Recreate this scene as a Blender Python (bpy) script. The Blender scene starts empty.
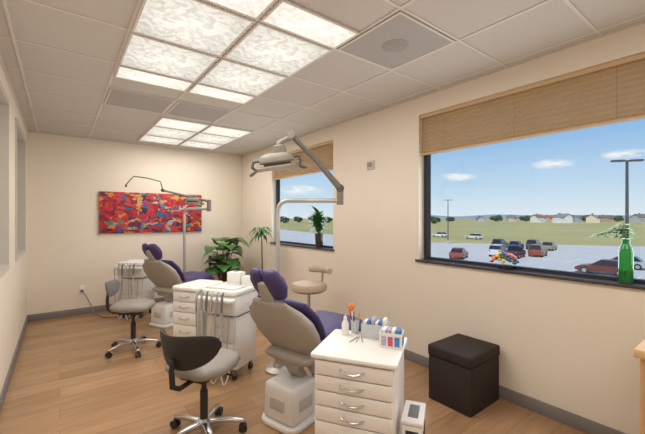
import bpy, bmesh, math, random
from mathutils import Vector, Matrix, Euler, noise
random.seed(7)
sc = bpy.context.scene
C = sc.collection
pi = math.pi
R = math.radians
FX = 346.0; CAMZ = 1.5; H = 2.72; YAW = R(37.2)
XL, XR, YB, YF = -0.375, 2.92, 6.49, -2.2      # left wall, window wall, back wall, wall behind camera
GZ = -4.3                                       # ground outside (the room is one storey up)
fw = Vector((math.sin(YAW), math.cos(YAW), 0)); rt = Vector((math.cos(YAW), -math.sin(YAW), 0))

def at(u, v, z):            # measured pixel of the photo -> real point on the horizontal plane z
    t = (CAMZ - z) * FX / (v - 217.0)
    p = fw * t + rt * (t * (u - 322.5) / FX)
    return Vector((p.x, p.y, z))
def ray(u, d, z=0):         # measured column + real distance -> real point
    p = fw * d + rt * (d * (u - 322.5) / FX)
    return Vector((p.x, p.y, z))

# ------------------------------------------------------------------ materials
def lin(c):
    c = c / 255.0
    return c / 12.92 if c <= .04045 else ((c + .055) / 1.055) ** 2.4
def S(r, g, b): return (lin(r), lin(g), lin(b), 1)
MATS = {}
def newmat(name):
    m = bpy.data.materials.new(name); m.use_nodes = True
    nt = m.node_tree; nt.nodes.clear()
    out = nt.nodes.new('ShaderNodeOutputMaterial')
    return m, nt, out
def pm(name, col, rough=.5, metal=0.0, var=.06, scale=6.0, bump=0.0, bscale=60.0, spec=.5, trans=0.0, stretch=None):
    if name in MATS: return MATS[name]
    m, nt, out = newmat(name)
    N = nt.nodes.new; L = nt.links.new
    b = N('ShaderNodeBsdfPrincipled'); L(b.outputs[0], out.inputs[0])
    tc = N('ShaderNodeTexCoord'); nz = N('ShaderNodeTexNoise'); nz.inputs['Scale'].default_value = scale
    nz.inputs['Detail'].default_value = 4
    src = tc.outputs['Object']
    if stretch:
        mp = N('ShaderNodeMapping'); mp.inputs['Scale'].default_value = stretch
        L(src, mp.inputs['Vector']); src = mp.outputs['Vector']
    L(src, nz.inputs['Vector'])
    mx = N('ShaderNodeMix'); mx.data_type = 'RGBA'
    mx.inputs[6].default_value = tuple(max(0, c * (1 - var)) for c in col[:3]) + (1,)
    mx.inputs[7].default_value = tuple(min(1, c * (1 + var)) for c in col[:3]) + (1,)
    L(nz.outputs['Fac'], mx.inputs[0]); L(mx.outputs[2], b.inputs['Base Color'])
    b.inputs['Roughness'].default_value = rough; b.inputs['Metallic'].default_value = metal
    b.inputs['Specular IOR Level'].default_value = spec
    b.inputs['Transmission Weight'].default_value = trans
    if bump:
        n2 = N('ShaderNodeTexNoise'); n2.inputs['Scale'].default_value = bscale; L(tc.outputs['Object'], n2.inputs['Vector'])
        bp = N('ShaderNodeBump'); bp.inputs['Strength'].default_value = bump; bp.inputs['Distance'].default_value = .01
        L(n2.outputs['Fac'], bp.inputs['Height']); L(bp.outputs[0], b.inputs['Normal'])
    MATS[name] = m
    return m

def floor_mat():
    m, nt, out = newmat('oak_plank'); N = nt.nodes.new; L = nt.links.new
    b = N('ShaderNodeBsdfPrincipled'); L(b.outputs[0], out.inputs[0])
    tc = N('ShaderNodeTexCoord')
    br = N('ShaderNodeTexBrick'); br.inputs['Scale'].default_value = 1.0
    br.inputs['Brick Width'].default_value = 1.25; br.inputs['Row Height'].default_value = .19
    br.inputs['Mortar Size'].default_value = .0011; br.inputs['Bias'].default_value = 0
    br.inputs['Color1'].default_value = S(182, 145, 108); br.inputs['Color2'].default_value = S(158, 123, 90)
    br.inputs['Mortar'].default_value = S(118, 90, 66); br.offset = .37
    L(tc.outputs['Object'], br.inputs['Vector'])
    mp = N('ShaderNodeMapping'); mp.inputs['Scale'].default_value = (1.2, 9, 1); L(tc.outputs['Object'], mp.inputs['Vector'])
    nz = N('ShaderNodeTexNoise'); nz.inputs['Scale'].default_value = 2.0; nz.inputs['Detail'].default_value = 6; L(mp.outputs[0], nz.inputs['Vector'])
    rp = N('ShaderNodeValToRGB'); rp.color_ramp.elements[0].position = .32; rp.color_ramp.elements[0].color = (.76, .74, .72, 1)
    rp.color_ramp.elements[1].position = .66; rp.color_ramp.elements[1].color = (1.06, 1.06, 1.06, 1)
    L(nz.outputs['Fac'], rp.inputs[0])
    mx = N('ShaderNodeMix'); mx.data_type = 'RGBA'; mx.blend_type = 'MULTIPLY'; mx.inputs[0].default_value = .7
    L(br.outputs['Color'], mx.inputs[6]); L(rp.outputs[0], mx.inputs[7]); L(mx.outputs[2], b.inputs['Base Color'])
    b.inputs['Roughness'].default_value = .26
    return m

def glow_mat(name, hi, lo, scale, r=.40):
    m, nt, out = newmat(name); N = nt.nodes.new; L = nt.links.new
    e = N('ShaderNodeEmission'); L(e.outputs[0], out.inputs[0])
    tc = N('ShaderNodeTexCoord')
    nz = N('ShaderNodeTexNoise'); nz.inputs['Scale'].default_value = 13; nz.inputs['Detail'].default_value = 1.5; nz.inputs['Distortion'].default_value = 1.4
    L(tc.outputs['Object'], nz.inputs['Vector'])
    mr = N('ShaderNodeMapRange'); mr.interpolation_type = 'SMOOTHSTEP'
    mr.inputs['From Min'].default_value = .36; mr.inputs['From Max'].default_value = .62
    mr.inputs['To Min'].default_value = lo; mr.inputs['To Max'].default_value = hi
    L(nz.outputs['Fac'], mr.inputs['Value'])
    # brighter towards the tubes behind the middle of the panel
    ln_ = N('ShaderNodeVectorMath'); ln_.operation = 'LENGTH'; L(tc.outputs['Object'], ln_.inputs[0])
    m3 = N('ShaderNodeMapRange'); m3.interpolation_type = 'SMOOTHSTEP'; m3.inputs['From Max'].default_value = r; m3.inputs['To Min'].default_value = 1.13; m3.inputs['To Max'].default_value = .8
    L(ln_.outputs['Value'], m3.inputs['Value'])
    mm = N('ShaderNodeMath'); mm.operation = 'MULTIPLY'; L(mr.outputs[0], mm.inputs[0]); L(m3.outputs[0], mm.inputs[1])
    L(mm.outputs[0], e.inputs['Strength'])
    e.inputs['Color'].default_value = (1, .93, .81, 1)
    return m

def art_mat():
    m, nt, out = newmat('abstract_paint'); N = nt.nodes.new; L = nt.links.new
    b = N('ShaderNodeBsdfPrincipled'); L(b.outputs[0], out.inputs[0]); b.inputs['Roughness'].default_value = .6
    tc = N('ShaderNodeTexCoord')
    mp = N('ShaderNodeMapping'); mp.inputs['Scale'].default_value = (1, 1, 1.5); L(tc.outputs['Object'], mp.inputs[0])
    nz = N('ShaderNodeTexNoise'); nz.inputs['Scale'].default_value = 5; nz.inputs['Detail'].default_value = 6; L(mp.outputs[0], nz.inputs['Vector'])
    vs = N('ShaderNodeVectorMath'); vs.operation = 'SCALE'; vs.inputs['Scale'].default_value = .35; L(nz.outputs['Color'], vs.inputs[0])
    va = N('ShaderNodeVectorMath'); va.operation = 'ADD'; L(mp.outputs[0], va.inputs[0]); L(vs.outputs[0], va.inputs[1])
    vo = N('ShaderNodeTexVoronoi'); vo.inputs['Scale'].default_value = 12; vo.distance = 'CHEBYCHEV'; L(va.outputs[0], vo.inputs['Vector'])
    sp = N('ShaderNodeSeparateColor'); L(vo.outputs['Color'], sp.inputs[0])
    rp = N('ShaderNodeValToRGB'); cr = rp.color_ramp; cr.interpolation = 'CONSTANT'
    cols = [(0, S(180, 34, 44)), (.2, S(140, 30, 44)), (.34, S(195, 60, 54)), (.46, S(50, 90, 140)), (.55, S(205, 140, 60)),
            (.63, S(90, 45, 75)), (.71, S(170, 165, 160)), (.78, S(190, 40, 70)), (.87, S(70, 130, 140)), (.94, S(40, 40, 60))]
    cr.elements[0].position = 0; cr.elements[0].color = cols[0][1]
    cr.elements[1].position = cols[1][0]; cr.elements[1].color = cols[1][1]
    for p, c in cols[2:]:
        e = cr.elements.new(p); e.color = c
    L(sp.outputs[0], rp.inputs[0])
    n2 = N('ShaderNodeTexNoise'); n2.inputs['Scale'].default_value = 22; n2.inputs['Detail'].default_value = 6; L(mp.outputs[0], n2.inputs['Vector'])
    mx = N('ShaderNodeMix'); mx.data_type = 'RGBA'; mx.blend_type = 'OVERLAY'; mx.inputs[0].default_value = .7
    L(rp.outputs[0], mx.inputs[6]); L(n2.outputs['Fac'], mx.inputs[7]); L(mx.outputs[2], b.inputs['Base Color'])
    return m

def glass_mat(name, tint, refl=.06):
    m, nt, out = newmat(name); N = nt.nodes.new; L = nt.links.new
    t = N('ShaderNodeBsdfTransparent'); t.inputs[0].default_value = tint
    g = N('ShaderNodeBsdfGlossy'); g.inputs['Roughness'].default_value = .02
    mx = N('ShaderNodeMixShader'); mx.inputs[0].default_value = refl
    L(t.outputs[0], mx.inputs[1]); L(g.outputs[0], mx.inputs[2]); L(mx.outputs[0], out.inputs[0])
    return m

def shade_mat():
    m, nt, out = newmat('pleated_shade'); N = nt.nodes.new; L = nt.links.new
    d = N('ShaderNodeBsdfDiffuse'); t = N('ShaderNodeBsdfTranslucent')
    nz = N('ShaderNodeTexNoise'); nz.inputs['Scale'].default_value = 5
    tc = N('ShaderNodeTexCoord'); L(tc.outputs['Object'], nz.inputs['Vector'])
    rp = N('ShaderNodeValToRGB'); rp.color_ramp.elements[0].color = S(210, 176, 134); rp.color_ramp.elements[1].color = S(217, 184, 142)
    L(nz.outputs['Fac'], rp.inputs[0]); L(rp.outputs[0], d.inputs[0]); L(rp.outputs[0], t.inputs[0])
    mx = N('ShaderNodeMixShader'); mx.inputs[0].default_value = .45
    L(d.outputs[0], mx.inputs[1]); L(t.outputs[0], mx.inputs[2]); L(mx.outputs[0], out.inputs[0])
    return m

def perf_mat(name, lo, hi):
    m, nt, out = newmat(name); N = nt.nodes.new; L = nt.links.new
    b = N('ShaderNodeBsdfPrincipled'); L(b.outputs[0], out.inputs[0]); b.inputs['Roughness'].default_value = .7
    tc = N('ShaderNodeTexCoord'); vo = N('ShaderNodeTexVoronoi'); vo.inputs['Scale'].default_value = 75; vo.inputs['Randomness'].default_value = .15
    L(tc.outputs['Object'], vo.inputs['Vector'])
    rp = N('ShaderNodeValToRGB'); rp.color_ramp.elements[0].position = .3; rp.color_ramp.elements[0].color = lo
    rp.color_ramp.elements[1].position = .45; rp.color_ramp.elements[1].color = hi
    L(vo.outputs['Distance'], rp.inputs[0]); L(rp.outputs[0], b.inputs['Base Color'])
    return m

M = dict(
    wall=pm('wall_paint', S(230, 219, 203), .85, var=.015, bump=.05, bscale=180),
    base=pm('baseboard_vinyl', S(128, 122, 118), .6),
    tile=pm('acoustic_tile', S(195, 188, 179), .95, var=.08, scale=90, bump=.3, bscale=160),
    grid=pm('grid_metal', S(210, 202, 192), .5),
    lframe=pm('grey_window_frame', S(196, 190, 181), .5),
    white=pm('white_laminate', S(236, 233, 228), .35, var=.02),
    whitep=pm('white_plastic', S(232, 230, 226), .4, var=.02),
    device=pm('ivory_plastic', S(206, 196, 182), .5, var=.02),
    beige=pm('beige_shell', S(166, 158, 148), .45, var=.03),
    tan=pm('tan_vinyl', S(186, 166, 142), .5, var=.04),
    rail=pm('shade_rail', S(204, 174, 134), .5, var=.04),
    cord=pm('shade_cord', S(166, 138, 106), .6),
    grey=pm('grey_vinyl', S(150, 143, 136), .5, var=.05),
    greyd=pm('grey_plastic', S(110, 106, 104), .5),
    purple=pm('purple_vinyl', S(68, 55, 104), .45, var=.05),
    black=pm('black_plastic', S(40, 38, 38), .45),
    blackf=pm('black_leatherette', S(54, 46, 43), .7, var=.1, scale=30, bump=.15, bscale=200, spec=.25),
    chrome=pm('chrome', S(205, 205, 208), .22, metal=1.0),
    alu=pm('satin_metal', S(188, 184, 178), .4, metal=.6),
    lampb=pm('lamp_beige', S(116, 108, 97), .5),
    lampd=pm('lamp_dark_grey', S(80, 76, 72), .5),
    frame=pm('bronze_frame', S(44, 44, 50), .4),
    sill=pm('dark_sill', S(66, 58, 58), .35),
    wood=pm('maple_wood', S(205, 170, 120), .45, var=.15, scale=5, stretch=(1, 1, .1)),
    hose=pm('hose_grey', S(196, 193, 189), .5),
    hosed=pm('hose_mid_grey', S(160, 157, 154), .5),
    leaf=pm('leaf_green', S(66, 110, 54), .4, var=.35, scale=9),
    leafb=pm('leaf_bright', S(68, 116, 56), .3, var=.45, scale=5),
    leafd=pm('leaf_dark', S(44, 74, 42), .4, var=.35, scale=9),
    leafl=pm('leaf_light', S(84, 146, 42), .4, var=.25, scale=9),
    stem=pm('plant_stem', S(100, 90, 50), .7),
    soil=pm('soil', S(60, 45, 35), .9),
    pot=pm('dark_pot', S(48, 44, 44), .4),
    potl=pm('brown_pot', S(120, 100, 84), .5),
    paper=pm('white_paper', S(232, 230, 226), .7, var=.03),
    blue=pm('blue_card', S(70, 130, 190), .5, var=.2, scale=30),
    lilac=pm('patterned_card', S(180, 170, 200), .5, var=.35, scale=60),
    orange=pm('orange_plastic', S(232, 130, 40), .4),
    red=pm('red_plastic', S(186, 50, 45), .4),
    yellow=pm('yellow_petal', S(230, 186, 60), .5),
    pink=pm('pink_petal', S(196, 84, 120), .5),
    navy=pm('navy_petal', S(80, 96, 170), .5),
    clear=pm('frosted_cup', S(222, 228, 232), .25, trans=.3),
    bottle=pm('green_glass', S(28, 122, 52), .08, trans=.45, var=.02),
    lens=pm('lamp_lens', S(225, 222, 210), .15),
    frost=pm('frosted_glass', S(212, 207, 200), .2),
    asphalt=pm('asphalt', S(204, 200, 194), .95, var=.08, scale=.3, spec=.1),
    grass=pm('dry_grass', S(178, 168, 112), .95, var=.28, scale=.03, spec=.1),
    line=pm('road_paint', S(236, 236, 234), .8),
    tyre=pm('tyre', S(35, 35, 36), .8),
    cglass=pm('car_glass', S(30, 36, 44), .1),
    pole=pm('post_metal', S(70, 72, 78), .5),
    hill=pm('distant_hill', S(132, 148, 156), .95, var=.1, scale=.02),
)
M['floor'] = floor_mat(); M['glow'] = glow_mat('prismatic_diffuser', 1.06, .80, 6); M['glow2'] = glow_mat('narrow_diffuser', 1.12, .92, 6, .5)
M['art'] = art_mat(); M['pane'] = glass_mat('window_pane', (.96, .98, .98, 1), .03); M['shade'] = shade_mat()
M['perf'] = perf_mat('perforated_panel', S(126, 122, 118), S(166, 160, 154)); M['perf2'] = perf_mat('perforated_disc', S(116, 112, 108), S(156, 150, 144))

# ------------------------------------------------------------------ mesh builder
class MB:
    def __init__(s): s.bm = bmesh.new()
    def merge(s, t):
        me = bpy.data.meshes.new('t'); t.to_mesh(me); s.bm.from_mesh(me); bpy.data.meshes.remove(me); t.free()
        return s
    def box(s, c, sz, rot=(0, 0, 0), bev=0.0, seg=2, taper=1.0):
        t = bmesh.new(); bmesh.ops.create_cube(t, size=1.0)
        bmesh.ops.scale(t, vec=Vector(sz), verts=t.verts)
        if taper != 1.0:
            for v in t.verts:
                if v.co.z > 0: v.co.x *= taper; v.co.y *= taper
        if bev: bmesh.ops.bevel(t, geom=list(t.edges), offset=bev, segments=seg, affect='EDGES', profile=.5)
        bmesh.ops.transform(t, matrix=Matrix.Translation(Vector(c)) @ Euler(rot).to_matrix().to_4x4(), verts=t.verts)
        return s.merge(t)
    def b2(s, lo, hi, bev=0.0, seg=2):
        lo = Vector(lo); hi = Vector(hi); return s.box((lo + hi) / 2, hi - lo, bev=bev, seg=seg)
    def loft(s, rings, cap=True, closed=True):
        bm = s.bm; vs = [[bm.verts.new(p) for p in r] for r in rings]; n = len(rings[0])
        for a, b in zip(vs[:-1], vs[1:]):
            for i in range(n if closed else n - 1):
                bm.faces.new((a[i], a[(i + 1) % n], b[(i + 1) % n], b[i]))
        if cap and closed:
            bm.faces.new(vs[0][::-1]); bm.faces.new(vs[-1])
        return s
    def rslab(s, w, d, r, z0, z1, e=.012, n=6):      # slab with rounded plan corners and softened top and bottom edges
        def ring(k, z):
            out = []; ww, dd, rr = w / 2 - k, d / 2 - k, max(r - k, .002)
            for cx, cy, a0 in ((ww - rr, dd - rr, 0), (-ww + rr, dd - rr, 90), (-ww + rr, -dd + rr, 180), (ww - rr, -dd + rr, 270)):
                for i in range(n + 1):
                    a = R(a0 + 90 * i / n); out.append(Vector((cx + rr * math.cos(a), cy + rr * math.sin(a), z)))
            return out
        return s.loft([ring(e, z0), ring(e * .3, z0 + e * .3), ring(0, z0 + e), ring(0, z1 - e), ring(e * .3, z1 - e * .3), ring(e, z1)])
    def tube(s, pts, r, n=10):
        pts = [Vector(p) for p in pts]; k = len(pts); rs = r if isinstance(r, (list, tuple)) else [r] * k
        rings = []; prev = None
        for i in range(k):
            t = (pts[min(i + 1, k - 1)] - pts[max(i - 1, 0)]).normalized()
            if prev is None:
                a = Vector((0, 0, 1)) if abs(t.z) < .9 else Vector((1, 0, 0))
                u = t.cross(a).normalized()
            else:
                u = (prev - t * prev.dot(t))
                u = u.normalized() if u.length > 1e-5 else t.orthogonal().normalized()
            prev = u; w = t.cross(u)
            rings.append([pts[i] + (u * math.cos(2 * pi * j / n) + w * math.sin(2 * pi * j / n)) * rs[i] for j in range(n)])
        return s.loft(rings)
    def cyl(s, p0, p1, r0, r1=None, n=20):
        return s.tube([p0, p1], [r0, r0 if r1 is None else r1], n)
    def lathe(s, prof, n=24, c=(0, 0, 0), sx=1, sy=1):
        c = Vector(c)
        return s.loft([[c + Vector((max(r, 1e-4) * math.cos(2 * pi * j / n) * sx, max(r, 1e-4) * math.sin(2 * pi * j / n) * sy, z)) for j in range(n)] for r, z in prof])
    def ball(s, c, r, sub=2, jit=0.0, sc_=3.0):
        t = bmesh.new(); bmesh.ops.create_icosphere(t, subdivisions=sub, radius=1.0)
        r = Vector(r if isinstance(r, (tuple, list)) else (r, r, r)); c = Vector(c)
        for v in t.verts:
            q = v.co.copy(); k = 1 + (jit * noise.noise(q * sc_ + c) if jit else 0)
            v.co = Vector((q.x * r.x, q.y * r.y, q.z * r.z)) * k + c
        return s.merge(t)
    def pad(s, pts, side, hw, ht, e=4.0, n=28, rnd=True):
        pts = [Vector(p) for p in pts]; side = Vector(side).normalized(); k = len(pts); rings = []
        def ring(c, t, w, h):
            nn = side.cross(t).normalized(); out = []
            for j in range(n):
                a = 2 * pi * j / n; ca, sa = math.cos(a), math.sin(a)
                x = math.copysign(abs(ca) ** (2 / e), ca) * w; y = math.copysign(abs(sa) ** (2 / e), sa) * h
                out.append(c + side * x + nn * y)
            return out
        tg = [(pts[min(i + 1, k - 1)] - pts[max(i - 1, 0)]).normalized() for i in range(k)]
        if rnd:
            for ph in (8, 35, 62):
                q = R(ph); r = ht[0]; rings.append(ring(pts[0] - tg[0] * r * math.cos(q), tg[0], hw[0] - r * (1 - math.sin(q)), r * math.sin(q)))
        for i in range(k): rings.append(ring(pts[i], tg[i], hw[i], ht[i]))
        if rnd:
            for ph in (62, 35, 8):
                q = R(ph); r = ht[-1]; rings.append(ring(pts[-1] + tg[-1] * r * math.cos(q), tg[-1], hw[-1] - r * (1 - math.sin(q)), r * math.sin(q)))
        return s.loft(rings)
    def prism(s, prof, y0, y1):
        return s.loft([[Vector((x, y0, z)) for x, z in prof], [Vector((x, y1, z)) for x, z in prof]])
    def leaf(s, base, d, L, W, droop=.4, n=7, fold=.15, pw=.8):
        base = Vector(base); d = Vector(d).normalized(); side = d.cross(Vector((0, 0, 1)))
        side = side.normalized() if side.length > 1e-3 else Vector((1, 0, 0))
        p = base.copy(); dd = d.copy(); rows = []
        for i in range(n + 1):
            f = i / n; w = W * .5 * math.sin(pi * min(1, .06 + .94 * f) ** pw) if i < n else .001
            up = side.cross(dd).normalized()
            rows.append((p - side * w + up * w * fold, p.copy(), p + side * w + up * w * fold))
            p = p + dd * (L / n); dd = (dd + Vector((0, 0, -droop / n))).normalized()
        bm = s.bm; vs = [[bm.verts.new(q) for q in r] for r in rows]
        for a, b in zip(vs[:-1], vs[1:]):
            bm.faces.new((a[0], a[1], b[1], b[0])); bm.faces.new((a[1], a[2], b[2], b[1]))
        return s
    def build(s, name, mat, parent=None, loc=None, rotz=0, sharp=38, recalc=True):
        if recalc: bmesh.ops.recalc_face_normals(s.bm, faces=s.bm.faces)
        me = bpy.data.meshes.new(name); s.bm.to_mesh(me); s.bm.free()
        for p in me.polygons: p.use_smooth = True
        me.set_sharp_from_angle(angle=R(sharp))
        me.materials.append(mat)
        o = bpy.data.objects.new(name, me); C.objects.link(o)
        if parent is not None: o.parent = parent
        if loc is not None: o.location = loc; o.rotation_euler = (0, 0, rotz)
        return o

def tag(o, label, cat, group=None):
    o['label'] = label; o['category'] = cat
    if group: o['group'] = group
    return o
def thing(name, label, cat, loc=(0, 0, 0), rotz=0, group=None):
    o = bpy.data.objects.new(name, None); C.objects.link(o); o.empty_display_size = .1
    o.location = loc; o.rotation_euler = (0, 0, rotz)
    return tag(o, label, cat, group)
def struct(mb, name, mat, parent=None, **k):
    o = mb.build(name, mat, parent, **k)
    if parent is None: o['kind'] = 'structure'
    return o
def copy_tree(root, loc, rotz, label, group=None):
    r = root.copy(); C.objects.link(r); r.location = loc; r.rotation_euler = (0, 0, rotz); r['label'] = label
    if group: r['group'] = group
    for ch in list(root.children):
        c = ch.copy(); C.objects.link(c); c.parent = r
        for g in list(ch.children):
            d = g.copy(); C.objects.link(d); d.parent = c
    return r

# ------------------------------------------------------------------ room shell
struct(MB().b2((XL - .15, YF - .15, -.1), (XR + .16, YB + .15, 0)), 'floor', M['floor'])
ceil = struct(MB().b2((XL - .15, YF - .15, H), (XR + .16, YB + .15, H + .12)), 'ceiling', M['tile'])
g = MB()
for k in range(-1, 6):
    x = .36 + .61 * k
    if XL < x < XR: g.b2((x - .009, YF, H - .006), (x + .009, YB, H))
for k in range(-7, 9):
    y = 1.94 + .61 * k
    if YF < y < YB: g.b2((XL, y - .009, H - .0055), (XR, y + .009, H))
g.b2((XL, YB - .02, H - .006), (XR, YB, H)); g.b2((XR - .02, YF, H - .006), (XR, YB, H)); g.b2((XL, YF, H - .006), (XL + .02, YB, H))
struct(g, 'ceiling_grid', M['grid'], ceil)

def wallx(name, x0, x1, holes):
    mb = MB(); y = YF
    for (a, b, za, zb) in sorted(holes):
        mb.b2((x0, y, 0), (x1, a, H)); mb.b2((x0, a, 0), (x1, b, za)); mb.b2((x0, a, zb), (x1, b, H)); y = b
    mb.b2((x0, y, 0), (x1, YB, H))
    return struct(mb, name, M['wall'])
W1 = (3.61, 5.30, 1.06, 2.54); W2 = (-.40, 2.22, 1.06, 2.54)
L1 = (2.5, 4.2, 1.03, 2.55); L2 = (4.85, 6.1, 1.03, 2.55)
wallx('wall_right', XR, XR + .16, [W1, W2])
wallx('wall_left', XL - .15, XL, [L1, L2])
struct(MB().b2((XL - .15, YB, 0), (XR + .16, YB + .15, H)), 'wall_back', M['wall'])
struct(MB().b2((XL - .15, YF - .15, 0), (XR + .16, YF, H)), 'wall_front', M['wall'])
struct(MB().b2((XL, YB - .014, 0), (XR - .014, YB, .1), .003), 'baseboard_back', M['base'])
struct(MB().b2((XR - .014, YF, 0), (XR, YB, .1), .003), 'baseboard_right', M['base'])
struct(MB().b2((XL, YF, 0), (XL + .014, YB - .014, .1), .003), 'baseboard_left', M['base'])

def window(n, w):
    a, b, za, zb = w
    mb = MB(); x0, x1 = XR + .085, XR + .14; f = .045
    mb.b2((x0, a, za), (x1, a + f, zb)).b2((x0, b - f, za), (x1, b, zb)).b2((x0, a + f, za), (x1, b - f, za + .03)).b2((x0, a + f, zb - f), (x1, b - f, zb))
    o = struct(mb, 'window_%d' % n, M['frame'])
    struct(MB().b2((x0 + .02, a + f, za + .03), (x0 + .026, b - f, zb - f)), 'pane', M['pane'], o)
    struct(MB().b2((XR - .025, a - .03, za - .015), (XR, b + .03, za + .008), .003).b2((XR, a, za), (x0, b, za + .008)), 'sill', M['sill'], o)
    return o
window(1, W1); window(2, W2)
def lwindow(n, w):
    a, b, za, zb = w; mb = MB(); f = .05; x0, x1 = XL - .1, XL + .012
    mb.b2((x0, a, za), (x1, a + f, zb)).b2((x0, b - f, za), (x1, b, zb)).b2((x0, a + f, za), (x1, b - f, za + f)).b2((x0, a + f, zb - f), (x1, b - f, zb))
    o = struct(mb, 'window_%d' % n, M['lframe'])
    struct(MB().b2((XL - .08, a + f, za + f), (XL - .07, b - f, zb - f)), 'pane', M['frost'], o)
lwindow(3, L1); lwindow(4, L2)

# pleated shades
def shade(w, drop, label):
    a, b, za, zb = w
    t = thing('window_blind', label, 'blind', (XR + .04, (a + b) / 2, zb), 0)
    hl = (b - a) / 2 - .008
    MB().b2((-.025, -hl, -.035), (.025, hl, -.0005), .004).build('headrail', M['rail'], t)
    n = 2 * int(drop / .044); z0 = -.035; rings = []
    for i in range(n + 1):
        rings.append([Vector(((-.010 if i % 2 else .010), y, z0 - (drop - .05) * i / n)) for y in (-hl, hl)])
    MB().loft(rings, closed=False).build('pleated_fabric', M['shade'], t, sharp=10)
    MB().b2((-.02, -hl, -drop), (.02, hl, -drop + .018), .004).build('bottom_rail', M['rail'], t)
    for f in ((-.7, -.2, .3, .8) if hl > 1 else (-.6, 0.0, .6)):
        MB().cyl((-.013, f * hl, -.03), (-.013, f * hl, -drop + .01), .0013, n=6).build('cord', M['cord'], t)
    return t
shade(W1, .40, 'brown pleated shade half raised in the far window')
shade(W2, .41, 'brown pleated shade half raised in the wide near window')

# ------------------------------------------------------------------ ceiling lights and vents
def panel(x0, x1, y0, y1, mat, label, group):
    t = thing('ceiling_light', label, 'ceiling light', ((x0 + x1) / 2, (y0 + y1) / 2, H - .006), 0, group)
    hx, hy = (x1 - x0) / 2 - .01, (y1 - y0) / 2 - .01; f = .014
    MB().b2((-hx, -hy, -.012), (-hx + f, hy, 0)).b2((hx - f, -hy, -.012), (hx, hy, 0)).b2((-hx + f, -hy, -.012), (hx - f, -hy + f, 0)).b2((-hx + f, hy - f, -.012), (hx - f, hy, 0)).build('frame', M['grid'], t)
    MB().b2((-hx + f, -hy + f, -.008), (hx - f, hy - f, -.002)).build('diffuser', mat, t)
names = ['nearest narrow', 'second', 'third', 'farthest narrow']
for ci, (x0, x1) in enumerate([(.36, .97), (.97, 1.58)]):
    for ri, (y0, y1) in enumerate([(1.65, 1.94), (1.94, 2.55), (2.55, 3.16), (3.16, 3.46)]):
        panel(x0, x1, y0, y1, M['glow2'] if ri in (0, 3) else M['glow'],
              '%s panel in the %s column of the large near ceiling light bank' % (names[ri], ['left', 'right'][ci]), 'panels of the near light bank')
for ci, (x0, x1) in enumerate([(.97, 1.58), (1.58, 2.19)]):
    for ri, (y0, y1) in enumerate([(4.5, 4.99), (4.99, 5.60), (5.60, 6.1)]):
        panel(x0, x1, y0, y1, M['glow2'] if ri == 0 else M['glow'],
              '%s panel in the %s column of the small far ceiling light bank' % (['nearest', 'middle', 'farthest'][ri], ['left', 'right'][ci]), 'panels of the far light bank')
def vent(x, y, label, round_=False):
    t = thing('ceiling_vent', label, 'vent', (x, y, H - .006), 0)
    h = .29; f = .014
    MB().b2((-h, -h, -.008), (-h + f, h, 0)).b2((h - f, -h, -.008), (h, h, 0)).b2((-h + f, -h, -.008), (h - f, -h + f, 0)).b2((-h + f, h - f, -.008), (h - f, h, 0)).build('frame', M['grid'], t)
    MB().b2((-h + f, -h + f, -.005), (h - f, h - f, -.001)).build('perforated_plate', M['perf'], t)
    if round_:
        MB().lathe([(.001, -.005), (.09, -.005), (.094, -.006), (.09, -.008), (.001, -.008)], n=40).build('diffuser_disc', M['perf2'], t)
vent(1.885, 1.635, 'square grey ceiling vent with faint round diffuser right of the near light bank', True)
vent(.665, 4.075, 'square grey ceiling vent on the left, beyond the near light bank')
vent(1.275, 4.075, 'square grey ceiling vent just in front of the far light bank')

# ------------------------------------------------------------------ wall things
pt = thing('painting', 'wide red abstract canvas with blue and orange patches on the back wall', 'painting', (1.29, YB - .002, 1.57))
MB().b2((-.80, -.035, -.335), (.80, 0, .335), .003).build('canvas', M['art'], pt)
al = thing('wall_alarm', 'small square ivory device high on the wall between the windows', 'alarm', (XR, 2.90, 2.11))
MB().b2((-.022, -.055, -.052), (0, .055, .052), .006).build('housing', M['device'], al)
MB().b2((-.034, -.034, -.025), (-.022, .034, .03), .004).build('lens', M['grey'], al)
ol = thing('wall_outlet', 'small outlet plate low on the back wall with a cord', 'outlet', (.27, YB, .385))
MB().b2((-.035, -.006, -.057), (.035, 0, .057), .002).build('plate', M['whitep'], ol)
MB().b2((-.018, -.03, -.035), (.018, -.006, -.005), .003).build('plug', M['black'], ol)
cord = [(.27, 6.455, .365), (.3, 6.38, .33), (.36, 6.3, .2), (.42, 6.22, .05), (.5, 6.1, .008), (.62, 5.98, .008), (.72, 5.95, .01)]
tag(MB().tube(cord, .007, 8).build('power_cord', M['greyd']), 'grey cord drooping from the back wall outlet to the floor', 'cord')

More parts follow.
